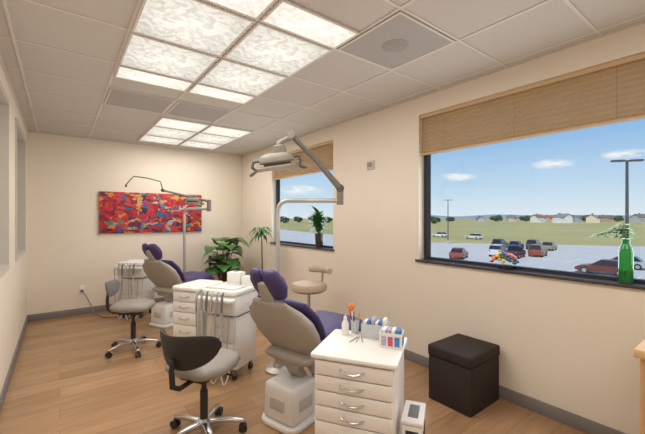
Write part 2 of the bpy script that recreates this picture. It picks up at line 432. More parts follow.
# ------------------------------------------------------------------ drawer cart
def drawer_cart(label, loc, rotz, w, d, h, rows, group=None, rtop=.02, thick=.028):
    t = thing('drawer_cart', label, 'cabinet', loc, rotz, group)
    MB().b2((-w / 2 + .02, -d / 2 + .03, .07), (w / 2 - .02, d / 2 - .02, h - thick), .006).build('body', M['white'], t)
    MB().rslab(w, d, rtop, h - thick, h).build('top', M['white'], t)
    z = h - thick - .007
    for rh in rows:
        dr = MB().b2((-w / 2 + .025, -d / 2 + .012, z - rh + .006), (w / 2 - .025, -d / 2 + .03, z), .004).build('drawer', M['white'], t)
        pts = [(-.062 + .124 * i / 10, -d / 2 + .012 - .02 * math.sin(pi * i / 10) ** .5, z - rh * .40 - .014 * math.sin(pi * i / 10)) for i in range(11)]
        MB().tube(pts, .0052, 8).build('handle', M['chrome'], dr)
        z -= rh
    for sx in (-1, 1):
        for sy in (-1, 1):
            x = sx * (w / 2 - .06); y = sy * (d / 2 - .08)
            c = MB().cyl((x, y, .05), (x, y, .075), .018).box((x, y, .045), (.04, .03, .03), bev=.006).build('caster', M['chrome'], t)
            MB().cyl((x - .012, y, .025), (x + .012, y, .025), .025).build('wheel', M['black'], c)
    return t
CA = R(-57.6); CX, CY, CH = 1.322, 1.385, .80
drawer_cart('white mobile cabinet with chrome bow handles in the right foreground', (CX, CY, 0), CA, .45, .425, CH, [.078, .078, .078, .078, .11, .13, .14])
DA = R(-58.5)
drawer_cart('white drawer cabinet left of the hung hoses, behind the near stool', (1.118, 3.542, 0), DA, .33, .42, .83, [.1, .1, .12, .14, .12, .13], None, .05, .04)
def cart(lx, ly, z=CH):
    c, s = math.cos(CA), math.sin(CA)
    return Vector((CX + lx * c - ly * s, CY + lx * s + ly * c, z))

# things on the front cart
def open_box(name, label, cat, loc, rz, w_, d_, h_, mat, th=.004):
    t = thing(name, label, cat, loc, rz)
    b = MB()
    b.b2((-w_ / 2, -d_ / 2, 0), (w_ / 2, d_ / 2, th)).b2((-w_ / 2, -d_ / 2, th), (-w_ / 2 + th, d_ / 2, h_)).b2((w_ / 2 - th, -d_ / 2, th), (w_ / 2, d_ / 2, h_)).b2((-w_ / 2 + th, -d_ / 2, th), (w_ / 2 - th, -d_ / 2 + th, h_)).b2((-w_ / 2 + th, d_ / 2 - th, th), (w_ / 2 - th, d_ / 2, h_))
    b.build('carton', mat, t)
    return t
t = open_box('supply_box', 'open white box with blue and pink panels at the right of the near cabinet', 'box', cart(.158, .035), CA, .12, .09, .08, M['paper'])
for k, mm in enumerate(('lilac', 'pink', 'blue')):
    MB().box((-.035 + .035 * k, -.0457, .038), (.026, .002, .05)).build('side_panel', M[mm], t)
MB().box((.0607, 0, .038), (.002, .06, .045)).build('side_panel', M['blue'], t)
for i in range(4):
    tag(MB().box((0, 0, .045), (.02, .07, .09), bev=.003).build('sachet', [M['paper'], M['lilac'], M['paper'], M['blue']][i], None, cart(.158 - .0375 + i * .025, .035, CH + .0045), CA),
        ['leftmost white', 'lilac', 'white third from left', 'blue rightmost'][i] + ' sachet in the open panelled box on the near cabinet', 'packet', 'sachets in the panelled box')
t = open_box('supply_bin', 'open white bin with coloured packets at the back of the near cabinet', 'bin', cart(.045, .152), CA, .15, .1, .08, M['clear'])
for i in range(6):
    hh_ = .085 + .01 * (i % 3)
    tag(MB().box((0, 0, hh_ / 2), (.017, .07, hh_), bev=.002).build('packet', [M['paper'], M['blue'], M['lilac'], M['paper'], M['blue'], M['paper']][i], None, cart(.045 - .055 + i * .022, .152, CH + .0045), CA),
        ['leftmost white', 'blue second from left', 'lilac third from left', 'white fourth from left', 'blue fifth from left', 'white rightmost'][i] + ' packet in the open bin at the back of the near cabinet', 'packet', 'packets in the white bin')
t = thing('spray_bottle', 'small white bottle at the back left of the near cabinet', 'bottle', cart(-.13, .12), CA)
MB().lathe([(.02, 0), (.021, .005), (.021, .07), (.012, .085), (.01, .09)]).build('bottle', M['paper'], t)
MB().lathe([(.011, .09), (.011, .105), (.004, .11), (.003, .125)]).build('cap', M['paper'], t)
t = thing('pen_cup', 'clear cup of pens behind the small white bottle', 'cup', cart(-.085, .175), CA)
MB().lathe([(.022, 0), (.027, .08), (.025, .08), (.02, .004), (.001, .004)]).build('cup', M['clear'], t)
cols = ['orange', 'blue', 'red', 'black', 'orange']
for i in range(5):
    a = i * 1.3; q = cart(-.085 + .008 * math.cos(a), .175 + .008 * math.sin(a), CH + .006)
    tp = Vector((.028 * math.cos(a), .028 * math.sin(a), .105 + .012 * (i % 3)))
    pn = MB().cyl((0, 0, 0), tp * .85, .0035, n=8).cyl(tp * .85, tp, .006 if i in (0, 4) else .0035, .0025, n=8)
    tag(pn.build('pen', M[cols[i]], None, q), '%s pen standing in the clear cup' % ['thick orange', 'blue', 'red', 'black', 'tallest orange'][i], 'pen', 'pens in the cup')
t = thing('toy_brush', 'orange topped brush standing in the clear pen cup', 'brush', cart(-.092, .18, CH + .006))
MB().cyl((0, 0, 0), (-.006, .012, .125), .0035, n=8).build('handle', M['paper'], t)
MB().ball((-.008, .015, .145), (.024, .014, .026)).build('head', M['orange'], t)
for i in range(3):
    q = cart(-.06 + .022 * i, .05 + .01 * i, CH + .0035)
    o = MB().cyl((-.05, 0, 0), (.05, 0, 0), .003, n=8).build('hand_tool', M['chrome'], None, q, R(20 + 15 * i))
    tag(o, '%s slim metal tool lying on the near cabinet top' % ['leftmost', 'middle', 'rightmost'][i], 'tool', 'tools on the near cabinet')

# white bin at right of the cart
t = thing('waste_bin', 'small white box with dark opening right of the near cabinet', 'bin', cart(.285, -.06, 0), CA)
MB().box((0, 0, .25), (.10, .2, .50), bev=.012).build('body', M['whitep'], t)
MB().box((0, 0, .51), (.105, .205, .02), bev=.006).build('lid', M['whitep'], t)
MB().box((0, -.0, .5205), (.05, .12, .003), bev=.001).build('opening', M['greyd'], t)
MB().box((.0505, -.02, .42), (.004, .12, .11), bev=.001).build('panel', M['black'], t)
MB().box((-.0, -.101, .42), (.06, .004, .11), bev=.001).build('panel', M['black'], t)

# ottoman
t = thing('storage_ottoman', 'dark brown leatherette storage ottoman against the window wall', 'ottoman', (2.655, 1.57, 0))
MB().box((0, 0, .18), (.44, .37, .36), bev=.008).build('body', M['blackf'], t)
MB().box((0, 0, .405), (.455, .385, .09), bev=.018, seg=3).build('lid', M['blackf'], t)

# wooden cabinet at the right edge
t = thing('wooden_cabinet', 'pale wooden base cabinet at the right edge under the window', 'cabinet', (2.49, -.3, 0))
MB().b2((-.39, -.68, .08), (.405, .68, .86)).build('body', M['wood'], t)
MB().b2((-.41, -.70, .86), (.41, .70, .90), .006).build('worktop', M['wood'], t)
MB().b2((-.34, -.66, 0), (.4, .66, .08)).build('plinth', M['base'], t)
for k in range(3):
    d = MB().b2((-.408, -.66 + k * .445, .1), (-.39, -.23 + k * .445, .845), .003).build('door', M['wood'], t)
    MB().cyl((-.43, -.3 + k * .445, .6), (-.43, -.3 + k * .445, .74), .005, n=8).cyl((-.43, -.3 + k * .445, .62), (-.408, -.3 + k * .445, .62), .004, n=8).cyl((-.43, -.3 + k * .445, .72), (-.408, -.3 + k * .445, .72), .004, n=8).build('handle', M['chrome'], d)

# ------------------------------------------------------------------ dental chair (x = towards the feet)
def dental_chair(label, loc, rotz, group):
    t = thing('dental_chair', label, 'dental chair', loc, rotz, group)
    Y = (0, 1, 0)
    MB().rslab(.60, .36, .09, 0, .035, .012).build('base_plate', M['whitep'], t)
    bc = MB().box((-.12, 0, .165), (.30, .30, .26), bev=.03, seg=3, taper=.94).build('base_cover', M['whitep'], t)
    MB().box((-.12, -.149, .16), (.14, .006, .08), bev=.002).build('access_panel', M['hose'], bc)
    MB().box((-.267, 0, .16), (.006, .14, .08), bev=.002).build('access_panel', M['hose'], bc)
    for sy in (-1, 1):   # parallel lift arms and their pivots
        la = MB().pad([(.20, sy * .095, .09), (-.02, sy * .095, .42)], (0, 1, 0), [.022, .022], [.034, .034], e=4).build('lift_arm', M['hosed'], t)
        MB().cyl((.20, sy * .07, .09), (.20, sy * .125, .09), .03).cyl((-.02, sy * .07, .42), (-.02, sy * .125, .42), .03).build('pivot', M['greyd'], la)
    MB().pad([(.10, 0, .10), (-.12, 0, .41)], (0, 1, 0), [.06, .06], [.03, .03], e=4).build('lift_link', M['beige'], t)
    MB().box((-.03, 0, .425), (.30, .24, .06), bev=.018).build('lift_head', M['hosed'], t)
    MB().pad([(-.16, 0, .475), (.1, 0, .465), (.48, 0, .495)], Y, [.21, .25, .24], [.045, .055, .035], e=3).build('seat_shell', M['beige'], t)
    MB().pad([(-.04, 0, .585), (.12, 0, .565), (.32, 0, .57), (.50, 0, .59)], Y, [.25, .28, .275, .25], [.06, .06, .06, .052]).build('seat', M['purple'], t)
    MB().pad([(.56, 0, .55), (.63, 0, .45), (.68, 0, .33), (.72, 0, .2)], Y, [.225, .215, .2, .18], [.045] * 4).build('leg_rest', M['purple'], t)
    MB().pad([(.50, 0, .49), (.56, 0, .42), (.61, 0, .31), (.65, 0, .2)], Y, [.19, .19, .17, .15], [.025] * 4).build('leg_rest_shell', M['beige'], t)
    bp = [Vector((-.03, 0, .46)), Vector((-.095, 0, .56)), Vector((-.165, 0, .66)), Vector((-.235, 0, .76)), Vector((-.29, 0, .835)), Vector((-.335, 0, .895))]
    MB().pad(bp, Y, [.22, .265, .295, .30, .26, .17], [.055, .072, .078, .07, .052, .032], e=2.5, n=36).build('back_shell', M['beige'], t)
    off = Vector((.072, 0, .05))
    MB().pad([q + off for q in bp[:-1]], Y, [.215, .258, .288, .292, .25], [.026, .030, .032, .032, .028], e=2.9, n=36).build('backrest', M['purple'], t)
    MB().pad([(-.30, 0, .86), (-.375, 0, .97), (-.405, 0, 1.04)], Y, [.06, .05, .045], [.022, .022, .018]).build('headrest_bracket', M['beige'], t)
    for sy in (-1, 1):
        pts = [Vector((-.318, sy * .072, .965)), Vector((-.345, sy * .08, 1.015)), Vector((-.38, sy * .08, 1.075)), Vector((-.40, sy * .072, 1.112))]
        MB().pad(pts, Vector((.28, sy, .06)), [.06, .077, .076, .06], [.038, .045, .045, .036], e=2.3).build('headrest', M['purple'], t)
    return t
ROT1 = math.atan2(.275, .96)
ch = dental_chair('near dental chair with purple upholstery and beige shell', (1.49, 2.235, 0), ROT1, 'dental chairs')
copy_tree(ch, (1.30, 5.26, 0), ROT1 + R(12), 'far dental chair with purple headrest below the painting')

# ------------------------------------------------------------------ dental lights
def light_stand(t, e, bend=.1):
    zt = e.z; d = Vector((e.x, e.y, 0)); L = d.length; d.normalize()
    MB().lathe([(.12, 0), (.12, .02), (.05, .04), (.035, .1), (.001, .1)]).build('foot', M['alu'], t)
    pts = [(0, 0, .09), (0, 0, .6), (0, 0, zt - bend)]
    for i in range(1, 7):
        q = R(15 * i); pts.append(tuple(d * (bend * (1 - math.cos(q))) + Vector((0, 0, zt - bend + bend * math.sin(q)))))
    pts.append(tuple(d * (L * .6) + Vector((0, 0, zt)))); pts.append(tuple(d * L + Vector((0, 0, zt))))
    MB().tube(pts, .022, 14).build('pole', M['alu'], t)
    MB().cyl(e + Vector((0, 0, -.04)), e + Vector((0, 0, .13)), .034).cyl(e + Vector((0, 0, .13)), e + Vector((0, 0, .145)), .028).build('elbow', M['lampb'], t)

def lamp_head(t, hd, rot, k):
    def loc(x, y, z): return hd + rot @ Vector((x, y, z)) * k
    def se(rx, ry, z, ox=0, n=32, e_=3.2):
        out = []
        for j in range(n):
            a = 2 * pi * j / n; ca, sa = math.cos(a), math.sin(a)
            out.append(loc(math.copysign(abs(ca) ** (2 / e_), ca) * rx + ox, math.copysign(abs(sa) ** (2 / e_), sa) * ry, z))
        return out
    lh = MB().loft([se(.03, .03, .20, .04), se(.058, .054, .19, .04), se(.066, .06, .12, .04)]).loft([se(.08, .06, .132), se(.125, .09, .122), se(.155, .11, .092), se(.165, .115, .055), se(.15, .1, .04)]).build('lamp_head', M['lampb'], t)
    MB().loft([se(.125, .085, .045), se(.125, .085, .015)]).build('reflector_neck', M['lampd'], lh)
    MB().loft([se(.16, .11, .022), se(.195, .13, .008), se(.2, .135, -.02), se(.185, .118, -.02), se(.175, .11, -.002)]).build('reflector', M['lampb'], lh)
    MB().loft([se(.173, .108, -.003), se(.173, .108, -.008), se(.1, .06, -.012)]).build('lens', M['lens'], lh)
    for sg in (-1, 1):
        MB().tube([loc(sg * .155, 0, .08), loc(sg * .21, 0, .075), loc(sg * .228, 0, .03), loc(sg * .2, 0, -.005)], .014 * k, 8).build('side_wing', M['lampd'], lh)
        MB().tube([loc(sg * .195, -.055, -.008), loc(sg * .25, -.055, -.04), loc(sg * .255, .055, -.04), loc(sg * .195, .055, -.008)], .012 * k, 8).build('handle', M['lampd'], t)
    return loc

def dental_light(label, base, elbow, armend, head, yaw, group, k=1.0):
    base, elbow, armend, head = map(Vector, (base, elbow, armend, head))
    t = thing('dental_light', label, 'dental light', base, 0, group)
    e = elbow - base; ae = armend - base; hd = head - base
    light_stand(t, e)
    s = e + Vector((0, 0, .12))
    dirv = (ae - s).normalized(); up = rt.cross(dirv).normalized()
    if up.z < 0: up = -up
    pts = []
    for i in range(9):
        f = i / 8; pts.append(s + (ae - s) * f + up * (.035 * math.sin(pi * f)))
    MB().tube(pts, [.032, .031, .029, .027, .026, .025, .024, .023, .022], 12).build('arm', M['lampb'], t)
    MB().cyl(s - fw * .034, s + fw * .034, .038).build('arm_pivot', M['lampd'], t)
    MB().cyl(ae - fw * .034, ae + fw * .034, .037).build('arm_joint', M['lampb'], t)
    rot = Matrix.Rotation(yaw, 3, 'Z') @ Matrix.Rotation(R(-10), 3, 'Y') @ Matrix.Rotation(R(8), 3, 'X')
    loc = lamp_head(t, hd, rot, k)
    top = loc(.04, 0, .19)
    MB().tube([ae, ae + Vector((-.02, 0, -.03)), ae * .5 + top * .5 + rt * -.01, top + Vector((0, 0, .02)), top], [.024, .024, .023, .023, .023], 10).build('drop_tube', M['lampb'], t)
    return t
dental_light('grey beige dental lamp with side handles on bent pole above the near chair', (1.70, 2.96, 0), (2.19, 2.60, 1.66), (1.65, 2.64, 2.235), (1.535, 2.68, 1.94), -YAW + R(12), 'dental lights', .96)

base = Vector((1.62, 5.87, 0)); e2 = ray(209, 5.5, 1.63) - base; a2 = ray(163, 5.2, 1.90) - base
t = thing('dental_light', 'far dental lamp on bent pole with thin grey arm before the painting', 'dental light', base, 0, 'dental lights')
light_stand(t, e2)
s = e2 + Vector((0, 0, .12)); dv = (a2 - s).normalized()
MB().tube([s, s + dv * .06, a2 - dv * .05, a2], [.026, .02, .016, .016], 12).build('arm', M['lampb'], t)
MB().cyl(a2 - fw * .025, a2 + fw * .025, .024).build('arm_joint', M['lampd'], t)
b1 = ray(160.5, 5.18, 2.03) - base; b2_ = ray(134, 5.1, 2.10) - base; b3 = ray(126, 5.08, 1.97) - base
MB().tube([a2, a2 * .4 + b1 * .6, b1, b1 * .5 + b2_ * .5 + Vector((0, 0, .012)), b2_, b2_ * .5 + b3 * .5 + Vector((0, 0, .01)), b3], .008, 8).build('thin_arm', M['lampd'], t)
MB().cyl(b3 - Vector((0, 0, .03)), b3 + Vector((0, 0, .01)), .016, .011).build('arm_tip', M['lampd'], t)
hh = ray(193, 5.40, 1.725) - base
lamp_head(t, hh, Matrix.Rotation(-YAW, 3, 'Z') @ Matrix.Rotation(R(10), 3, 'X'), .62)

# ------------------------------------------------------------------ delivery cart
def delivery_cart(label, loc, rotz, group):
    t = thing('delivery_cart', label, 'dental cart', loc, rotz, group)
    MB().b2((-.17, -.16, .1), (.17, .18, .58), .012).build('body', M['white'], t)
    MB().rslab(.40, .40, .06, .60, .785, .02).build('control_unit', M['white'], t)
    MB().rslab(.32, .3, .05, .575, .605, .004).build('neck', M['greyd'], t)
    MB().rslab(.42, .43, .07, .785, .83, .014).build('top', M['white'], t)
    for k in range(2):
        d = MB().b2((-.16, -.175, .12 + k * .23), (.16, -.16, .34 + k * .23), .004).build('drawer', M['white'], t)
        pts = [(-.05 + .1 * i / 8, -.175 - .02 * math.sin(pi * i / 8) ** .5, .27 + k * .23 - .012 * math.sin(pi * i / 8)) for i in range(9)]
        MB().tube(pts, .005, 8).build('handle', M['chrome'], d)
    MB().rslab(.42, .07, .03, .735, .77, .01).build('instrument_holder', M['whitep'], t).location = (0, -.245, 0)
    depth = [.50, .60, .44, .61, .54, .58]
    for i in range(6):
        x = -.175 + i * .056
        h = MB().tube([(x, -.290, .655), (x, -.288, .73), (x, -.277, .80), (x, -.262, .828)], [.009, .013, .010, .006], 10).build('handpiece', [M['chrome'], M['hosed'], M['greyd']][i % 3], t)
        pts = []
        for k in range(29):     # an open U: droops down and outward, rounds at the bottom and comes back up beside it
            f = k / 28.0; a = pi * f
            wd = .075 + .02 * (i % 3)
            xx = x + wd * (1 - math.cos(a)) / 2 + .01 * math.sin(2 * a + i)
            z = .655 - depth[i] * math.sin(a) ** .7 - .03 * f
            pts.append((xx, -.290 + .06 * f - (.05 + .018 * (i % 3)) * math.sin(a) ** 1.5, z))
        MB().tube(pts, .0056, 8).build('hose', [M['hosed'], M['hose']][i % 2], h)
    for sx in (-1, 1):
        for sy in (-1, 1):
            x = sx * .13; y = sy * .13
            c = MB().cyl((x, y, .06), (x, y, .1), .015).box((x, y, .05), (.035, .03, .03), bev=.006).build('caster', M['greyd'], t)
            MB().cyl((x - .012, y, .03), (x + .012, y, .03), .03).build('wheel', M['black'], c)
    return t
DX, DY = 1.325, 3.205
dc = delivery_cart('near white delivery cart hung with hoses beside the near dental chair', (DX, DY, 0), DA, 'delivery carts')
copy_tree(dc, (.95, 5.92, 0), R(-40), 'far white delivery cart with hoses by the back wall')
def dcart(lx, ly, z=.83):
    c, s = math.cos(DA), math.sin(DA)
    return Vector((DX + lx * c - ly * s, DY + lx * s + ly * c, z))
for i, (lx, ly, w_, d_, h_, lab) in enumerate([(-.03, .12, .15, .1, .12, 'taller white carton at the back of the near delivery cart'), (.125, .125, .13, .1, .085, 'lower white carton beside the taller carton on the delivery cart')]):
    t = thing('glove_carton', lab, 'box', dcart(lx, ly), DA + R(6 * i))
    MB().box((0, 0, h_ / 2), (w_, d_, h_), bev=.003).build('carton', M['paper'], t)
    MB().lathe([(.032, h_), (.032, h_ + .001), (.001, h_ + .001)], sy=.5).build('opening', M['greyd'], t)
t = thing('instrument_tray', 'white tray on the near delivery cart top', 'tray', dcart(0, -.08), DA)
MB().b2((-.16, -.09, 0), (.16, .09, .005), .002).b2((-.16, -.09, .005), (-.152, .09, .016)).b2((.152, -.09, .005), (.16, .09, .016)).b2((-.152, -.09, .005), (.152, -.082, .016)).b2((-.152, .082, .005), (.152, .09, .016)).build('dish', M['whitep'], t)
MB().b2((-.145, -.078, .0052), (.145, .078, .0075)).build('liner', M['paper'], t)

# ------------------------------------------------------------------ stools
def stool(label, loc, rotz, group, bmat, bh=.12, ang=62, bz=.665, sk=1.0, bth=.015):
    t = thing('operator_stool', label, 'stool', loc, rotz, group)
    MB().lathe([(.001, .075), (.045, .075), (.045, .115), (.03, .13), (.001, .13)]).build('hub', M['chrome'], t)
    for k in range(5):
        a = 2 * pi * k / 5 + .3; d = Vector((math.cos(a), math.sin(a), 0)); sd = Vector((-d.y, d.x, 0))
        lg = MB().pad([d * .03 + Vector((0, 0, .1)), d * .16 + Vector((0, 0, .095)), d * .26 + Vector((0, 0, .075))], sd, [.024, .02, .014], [.016, .014, .01]).build('leg', M['chrome'], t)
        q = d * .26
        MB().cyl(q + Vector((0, 0, .05)), q + Vector((0, 0, .075)), .009, n=10).cyl(q + sd * .008 + Vector((0, 0, .028)), q + sd * .024 + Vector((0, 0, .028)), .028, n=16).cyl(q - sd * .024 + Vector((0, 0, .028)), q - sd * .008 + Vector((0, 0, .028)), .028, n=16).box(q + Vector((0, 0, .045)), (.03, .03, .024), bev=.006).build('caster', M['black'], lg)
    MB().cyl((0, 0, .12), (0, 0, .32), .026).cyl((0, 0, .30), (0, 0, .43), .017).build('column', M['black'], t)
    MB().box((0, 0, .435), (.24, .2, .03), bev=.008).build('seat_plate', M['black'], t)
    MB().tube([(.05, -.1, .43), (.06, -.2, .425), (.06, -.23, .42)], .006, 8).build('lever', M['black'], t)
    MB().pad([(-.14, 0, .505), (-.05, 0, .50), (.08 * sk, 0, .505), (.15 * sk, 0, .495)], (0, 1, 0), [.165 * sk, .2 * sk, .195 * sk, .155 * sk], [.052, .056, .056, .05], e=2.6).build('seat', M['grey'], t)
    MB().tube([(-.06, 0, .43), (-.22, 0, .425), (-.275, 0, .46), (-.285, 0, .56), (-.275, 0, bz - .03)], [.016, .016, .018, .017, .014], 10).build('back_post', M['black'], t)
    rings = []; n = 18
    for i in range(25):
        f = -1 + 2 * i / 24.0; a = f * R(ang)
        k = max(0.02, (1 - abs(f) ** 3)) ** .5
        hh = bh * k; th = bth * max(.25, k)
        cx, cy, cz = .03 - .285 * math.cos(a), .26 * math.sin(a), bz + .035 * abs(f) ** 1.5
        rd = Vector((-math.cos(a), math.sin(a), 0)); rg = []
        for j in range(n):
            b = 2 * pi * j / n; ca, sa = math.cos(b), math.sin(b)
            zz = math.copysign(abs(sa) ** .7, sa) * hh
            rg.append(Vector((cx, cy, cz)) + rd * (math.copysign(abs(ca) ** .7, ca) * th + .018 * (zz / .115)) + Vector((0, 0, zz)))
        rings.append(rg)
    MB().loft(rings).build('backrest', bmat, t)
    return t
stool('near stool with black curved backrest and grey seat in the foreground', (.785, 2.375, 0), math.atan2(.5, .85), 'operator stools', M['black'], .112, 62, .66, 1.1, .015)
stool('far stool with grey seat and small dark backrest on chrome casters', (.66, 4.40, 0), R(-34), 'operator stools', M['greyd'], .085, 32, .69)

p = ray(309, 4.0)
t = thing('assistant_stool', 'tall tan stool with curved arm below the far window', 'stool', (p.x, p.y, 0), R(-25))
MB().lathe([(.001, .07), (.05, .07), (.05, .11), (.03, .14), (.001, .14)]).build('hub', M['chrome'], t)
for k in range(5):
    a = 2 * pi * k / 5; d = Vector((math.cos(a), math.sin(a), 0)); sd = Vector((-d.y, d.x, 0)); q = d * .25
    lg = MB().pad([d * .03 + Vector((0, 0, .1)), d * .16 + Vector((0, 0, .09)), d * .25 + Vector((0, 0, .075))], sd, [.022, .02, .014], [.014, .012, .01]).build('leg', M['chrome'], t)
    MB().cyl(q + Vector((0, 0, .05)), q + Vector((0, 0, .075)), .009, n=10).cyl(q - sd * .02 + Vector((0, 0, .028)), q + sd * .02 + Vector((0, 0, .028)), .028, n=16).build('caster', M['black'], lg)
MB().cyl((0, 0, .12), (0, 0, .4), .028).cyl((0, 0, .38), (0, 0, .64), .018).build('column', M['chrome'], t)
fr = MB(); ring = [Vector((.2 * math.cos(2 * pi * i / 24), .2 * math.sin(2 * pi * i / 24), .3)) for i in range(25)]
fr.tube(ring, .01, 8)
for k in range(3): fr.cyl((.025 * math.cos(k * 2.1), .025 * math.sin(k * 2.1), .3), (.195 * math.cos(k * 2.1), .195 * math.sin(k * 2.1), .3), .007, n=8)
fr.build('foot_ring', M['chrome'], t)
MB().lathe([(.001, .635), (.17, .64), (.205, .665), (.21, .70), (.19, .735), (.13, .75), (.001, .745)], n=32).build('seat', M['tan'], t)
MB().tube([(.0, 0, .64), (.1, .1, .63), (.19, .17, .65), (.2, .18, .76), (.2, .17, .86)], .014, 10).build('arm_post', M['chrome'], t)
ap = [Vector((.02 + .22 * math.cos(a), .22 * math.sin(a), .87)) for a in [R(-10 + 12 * i) for i in range(9)]]
MB().tube(ap, [.03] + [.042] * 7 + [.03], 14).build('arm_pad', M['tan'], t)

# ------------------------------------------------------------------ plants
t = thing('potted_plant', 'bushy broad leaved green plant in the back right corner', 'plant', (2.31, 5.93, 0))
MB().lathe([(.001, 0), (.13, 0), (.17, .3), (.175, .32), (.16, .32), (.155, .29), (.001, .285)], n=28).build('pot', M['potl'], t)
MB().lathe([(.154, .286), (.154, .29), (.001, .295)]).build('soil', M['soil'], t)
sm = MB(); lf = MB()
for i in range(34):
    a = i * 2.4 + random.uniform(-.2, .2); rr = .05 + .16 * random.random(); h = .56 + .58 * random.random() - rr * .3
    tip = Vector((rr * math.cos(a), rr * math.sin(a), h))
    sm.tube([(.02 * math.cos(a), .02 * math.sin(a), .28), (rr * .5 * math.cos(a), rr * .5 * math.sin(a), max(.3, h * .65)), tip], .006, 5)
    lf.leaf(tip, (math.cos(a), math.sin(a), .15 + .6 * random.random()), .29 + .06 * random.random(), .29 + .07 * random.random(), 1.7, pw=.5)
sm.build('stem', M['stem'], t); lf.build('foliage', M['leafb'], t, sharp=180, recalc=False)

t = thing('spiky_plant', 'slender plant with small spray of arching leaves left of the far window', 'plant', (2.56, 4.96, 0))
MB().lathe([(.001, 0), (.1, 0), (.13, .24), (.12, .24), (.11, .22), (.001, .22)], n=24).build('pot', M['pot'], t)
MB().tube([(0, 0, .2), (.01, .01, .6), (-.01, 0, 1.24)], [.014, .012, .01], 8).build('stem', M['stem'], t)
lf = MB()
for i in range(30):
    a = i * 2.4; el = random.uniform(.1, 1.3)
    lf.leaf((-.01, 0, 1.19 + .10 * random.random()), (math.cos(a) * (.7 if math.cos(a) > 0 else 1), math.sin(a), el), .24 + .1 * random.random(), .042, 2.6, n=10, pw=.7)
lf.build('foliage', M['leaf'], t, sharp=180, recalc=False)

zs = W1[2] + .008
t = thing('potted_palm', 'small bushy leafy plant in a dark pot on the far window sill', 'plant', (XR + .02, 3.95, zs))
MB().lathe([(.001, 0), (.05, 0), (.064, .18), (.066, .2), (.058, .2), (.056, .18), (.001, .175)], n=24).build('pot', M['pot'], t)
lf = MB()
for i in range(110):
    a = random.uniform(R(95), R(265)) if i % 3 else random.choice([R(90), R(270)]) + random.uniform(-.25, .1)
    lf.leaf((0, 0, .19 + .26 * random.random()), (-abs(math.cos(a)) * .45, math.sin(a) * .7, .3 + 1.0 * random.random()), .14 + .12 * random.random(), .065, 1.2, pw=.65)
lf.build('foliage', M['leaf'], t, sharp=180, recalc=False)

# near sill: ornament cluster, bottle and cutting
t = thing('flower_ornament', 'small bright multicoloured flower cluster on the near window sill', 'ornament', (XR + .025, 1.375, zs))
MB().lathe([(.001, 0), (.036, 0), (.044, .03), (.04, .034), (.001, .034)], n=20, sy=1.5).build('dish', M['pot'], t)
ks = ['red', 'leafd', 'pink', 'orange', 'navy', 'leaf', 'yellow', 'orange']
for i in range(42):
    a = i * 2.4; f = i / 42.0; r = .06 * math.sqrt(f)
    MB().ball((r * .8 * math.cos(a), r * 1.8 * math.sin(a), .045 + .08 * (1 - f) ** .7 + .012 * random.random()), (.014, .015 + .007 * random.random(), .013), 1, .4, 2).build('blossom', M[ks[(i * 5) % 8]], t)
t = thing('glass_bottle', 'tall green glass bottle on the near window sill holding a vine', 'bottle', (XR + .015, .60, zs))
MB().lathe([(.001, 0), (.035, 0), (.038, .006), (.038, .20), (.032, .235), (.021, .255), (.020, .28), (.022, .282), (.022, .29), (.001, .29)], n=28).build('bottle', M['bottle'], t)
t = thing('plant_cutting', 'bright green leafy vine trailing left from the green bottle', 'plant', (XR + .015, .60, zs + .2907))
sm = MB(); lf = MB()
for br, (sy, ln_, hz) in enumerate([(1, .13, .045), (1, .09, .065), (.6, .06, .085), (-.4, .04, .06), (.3, .03, .095)]):
    pts = [Vector((0, 0, 0)), Vector((-.012, sy * .02, hz * .7)), Vector((-.025, sy * ln_ * .5, hz)), Vector((-.04, sy * ln_, hz * .6)), Vector((-.045, sy * ln_ * 1.1, .012))]
    sm.tube(pts, .0025, 5)
    for q in pts[1:]:
        for j in range(2):
            lf.leaf(q, (-.5 + random.uniform(-.2, .1), sy * .5 + (j - .5) * 1.6, .2 - .2 * random.random()), .042 + .012 * random.random(), .048, .7, pw=.55)
sm.build('stem', M['leafl'], t); lf.build('foliage', M['leafl'], t, sharp=180, recalc=False)

# ------------------------------------------------------------------ outdoors
struct(MB().b2((-300, -600, GZ - .2), (1400, 1200, GZ - .05)), 'lawn', M['grass'])
poly = [(6, -70), (120, -40), (92, 16), (66, 49), (72, 92), (84, 150), (6, 150)]
lot = struct(MB().loft([[Vector((x, y, z)) for x, y in poly] for z in (GZ - .06, GZ)]), 'parking_lot', M['asphalt'])
ln = MB()
for k in range(26): ln.b2((40, -20 + k * 2.8, GZ), (45, -19.88 + k * 2.8, GZ + .01)); ln.b2((52, -20 + k * 2.8, GZ), (57, -19.88 + k * 2.8, GZ + .01))
ln.build('parking_line', M['line'], lot)
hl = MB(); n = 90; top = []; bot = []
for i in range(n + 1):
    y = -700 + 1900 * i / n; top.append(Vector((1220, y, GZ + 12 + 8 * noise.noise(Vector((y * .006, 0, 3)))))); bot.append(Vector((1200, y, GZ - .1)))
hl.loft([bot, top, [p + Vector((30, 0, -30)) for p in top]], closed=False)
struct(hl, 'hills', M['hill'], recalc=False)

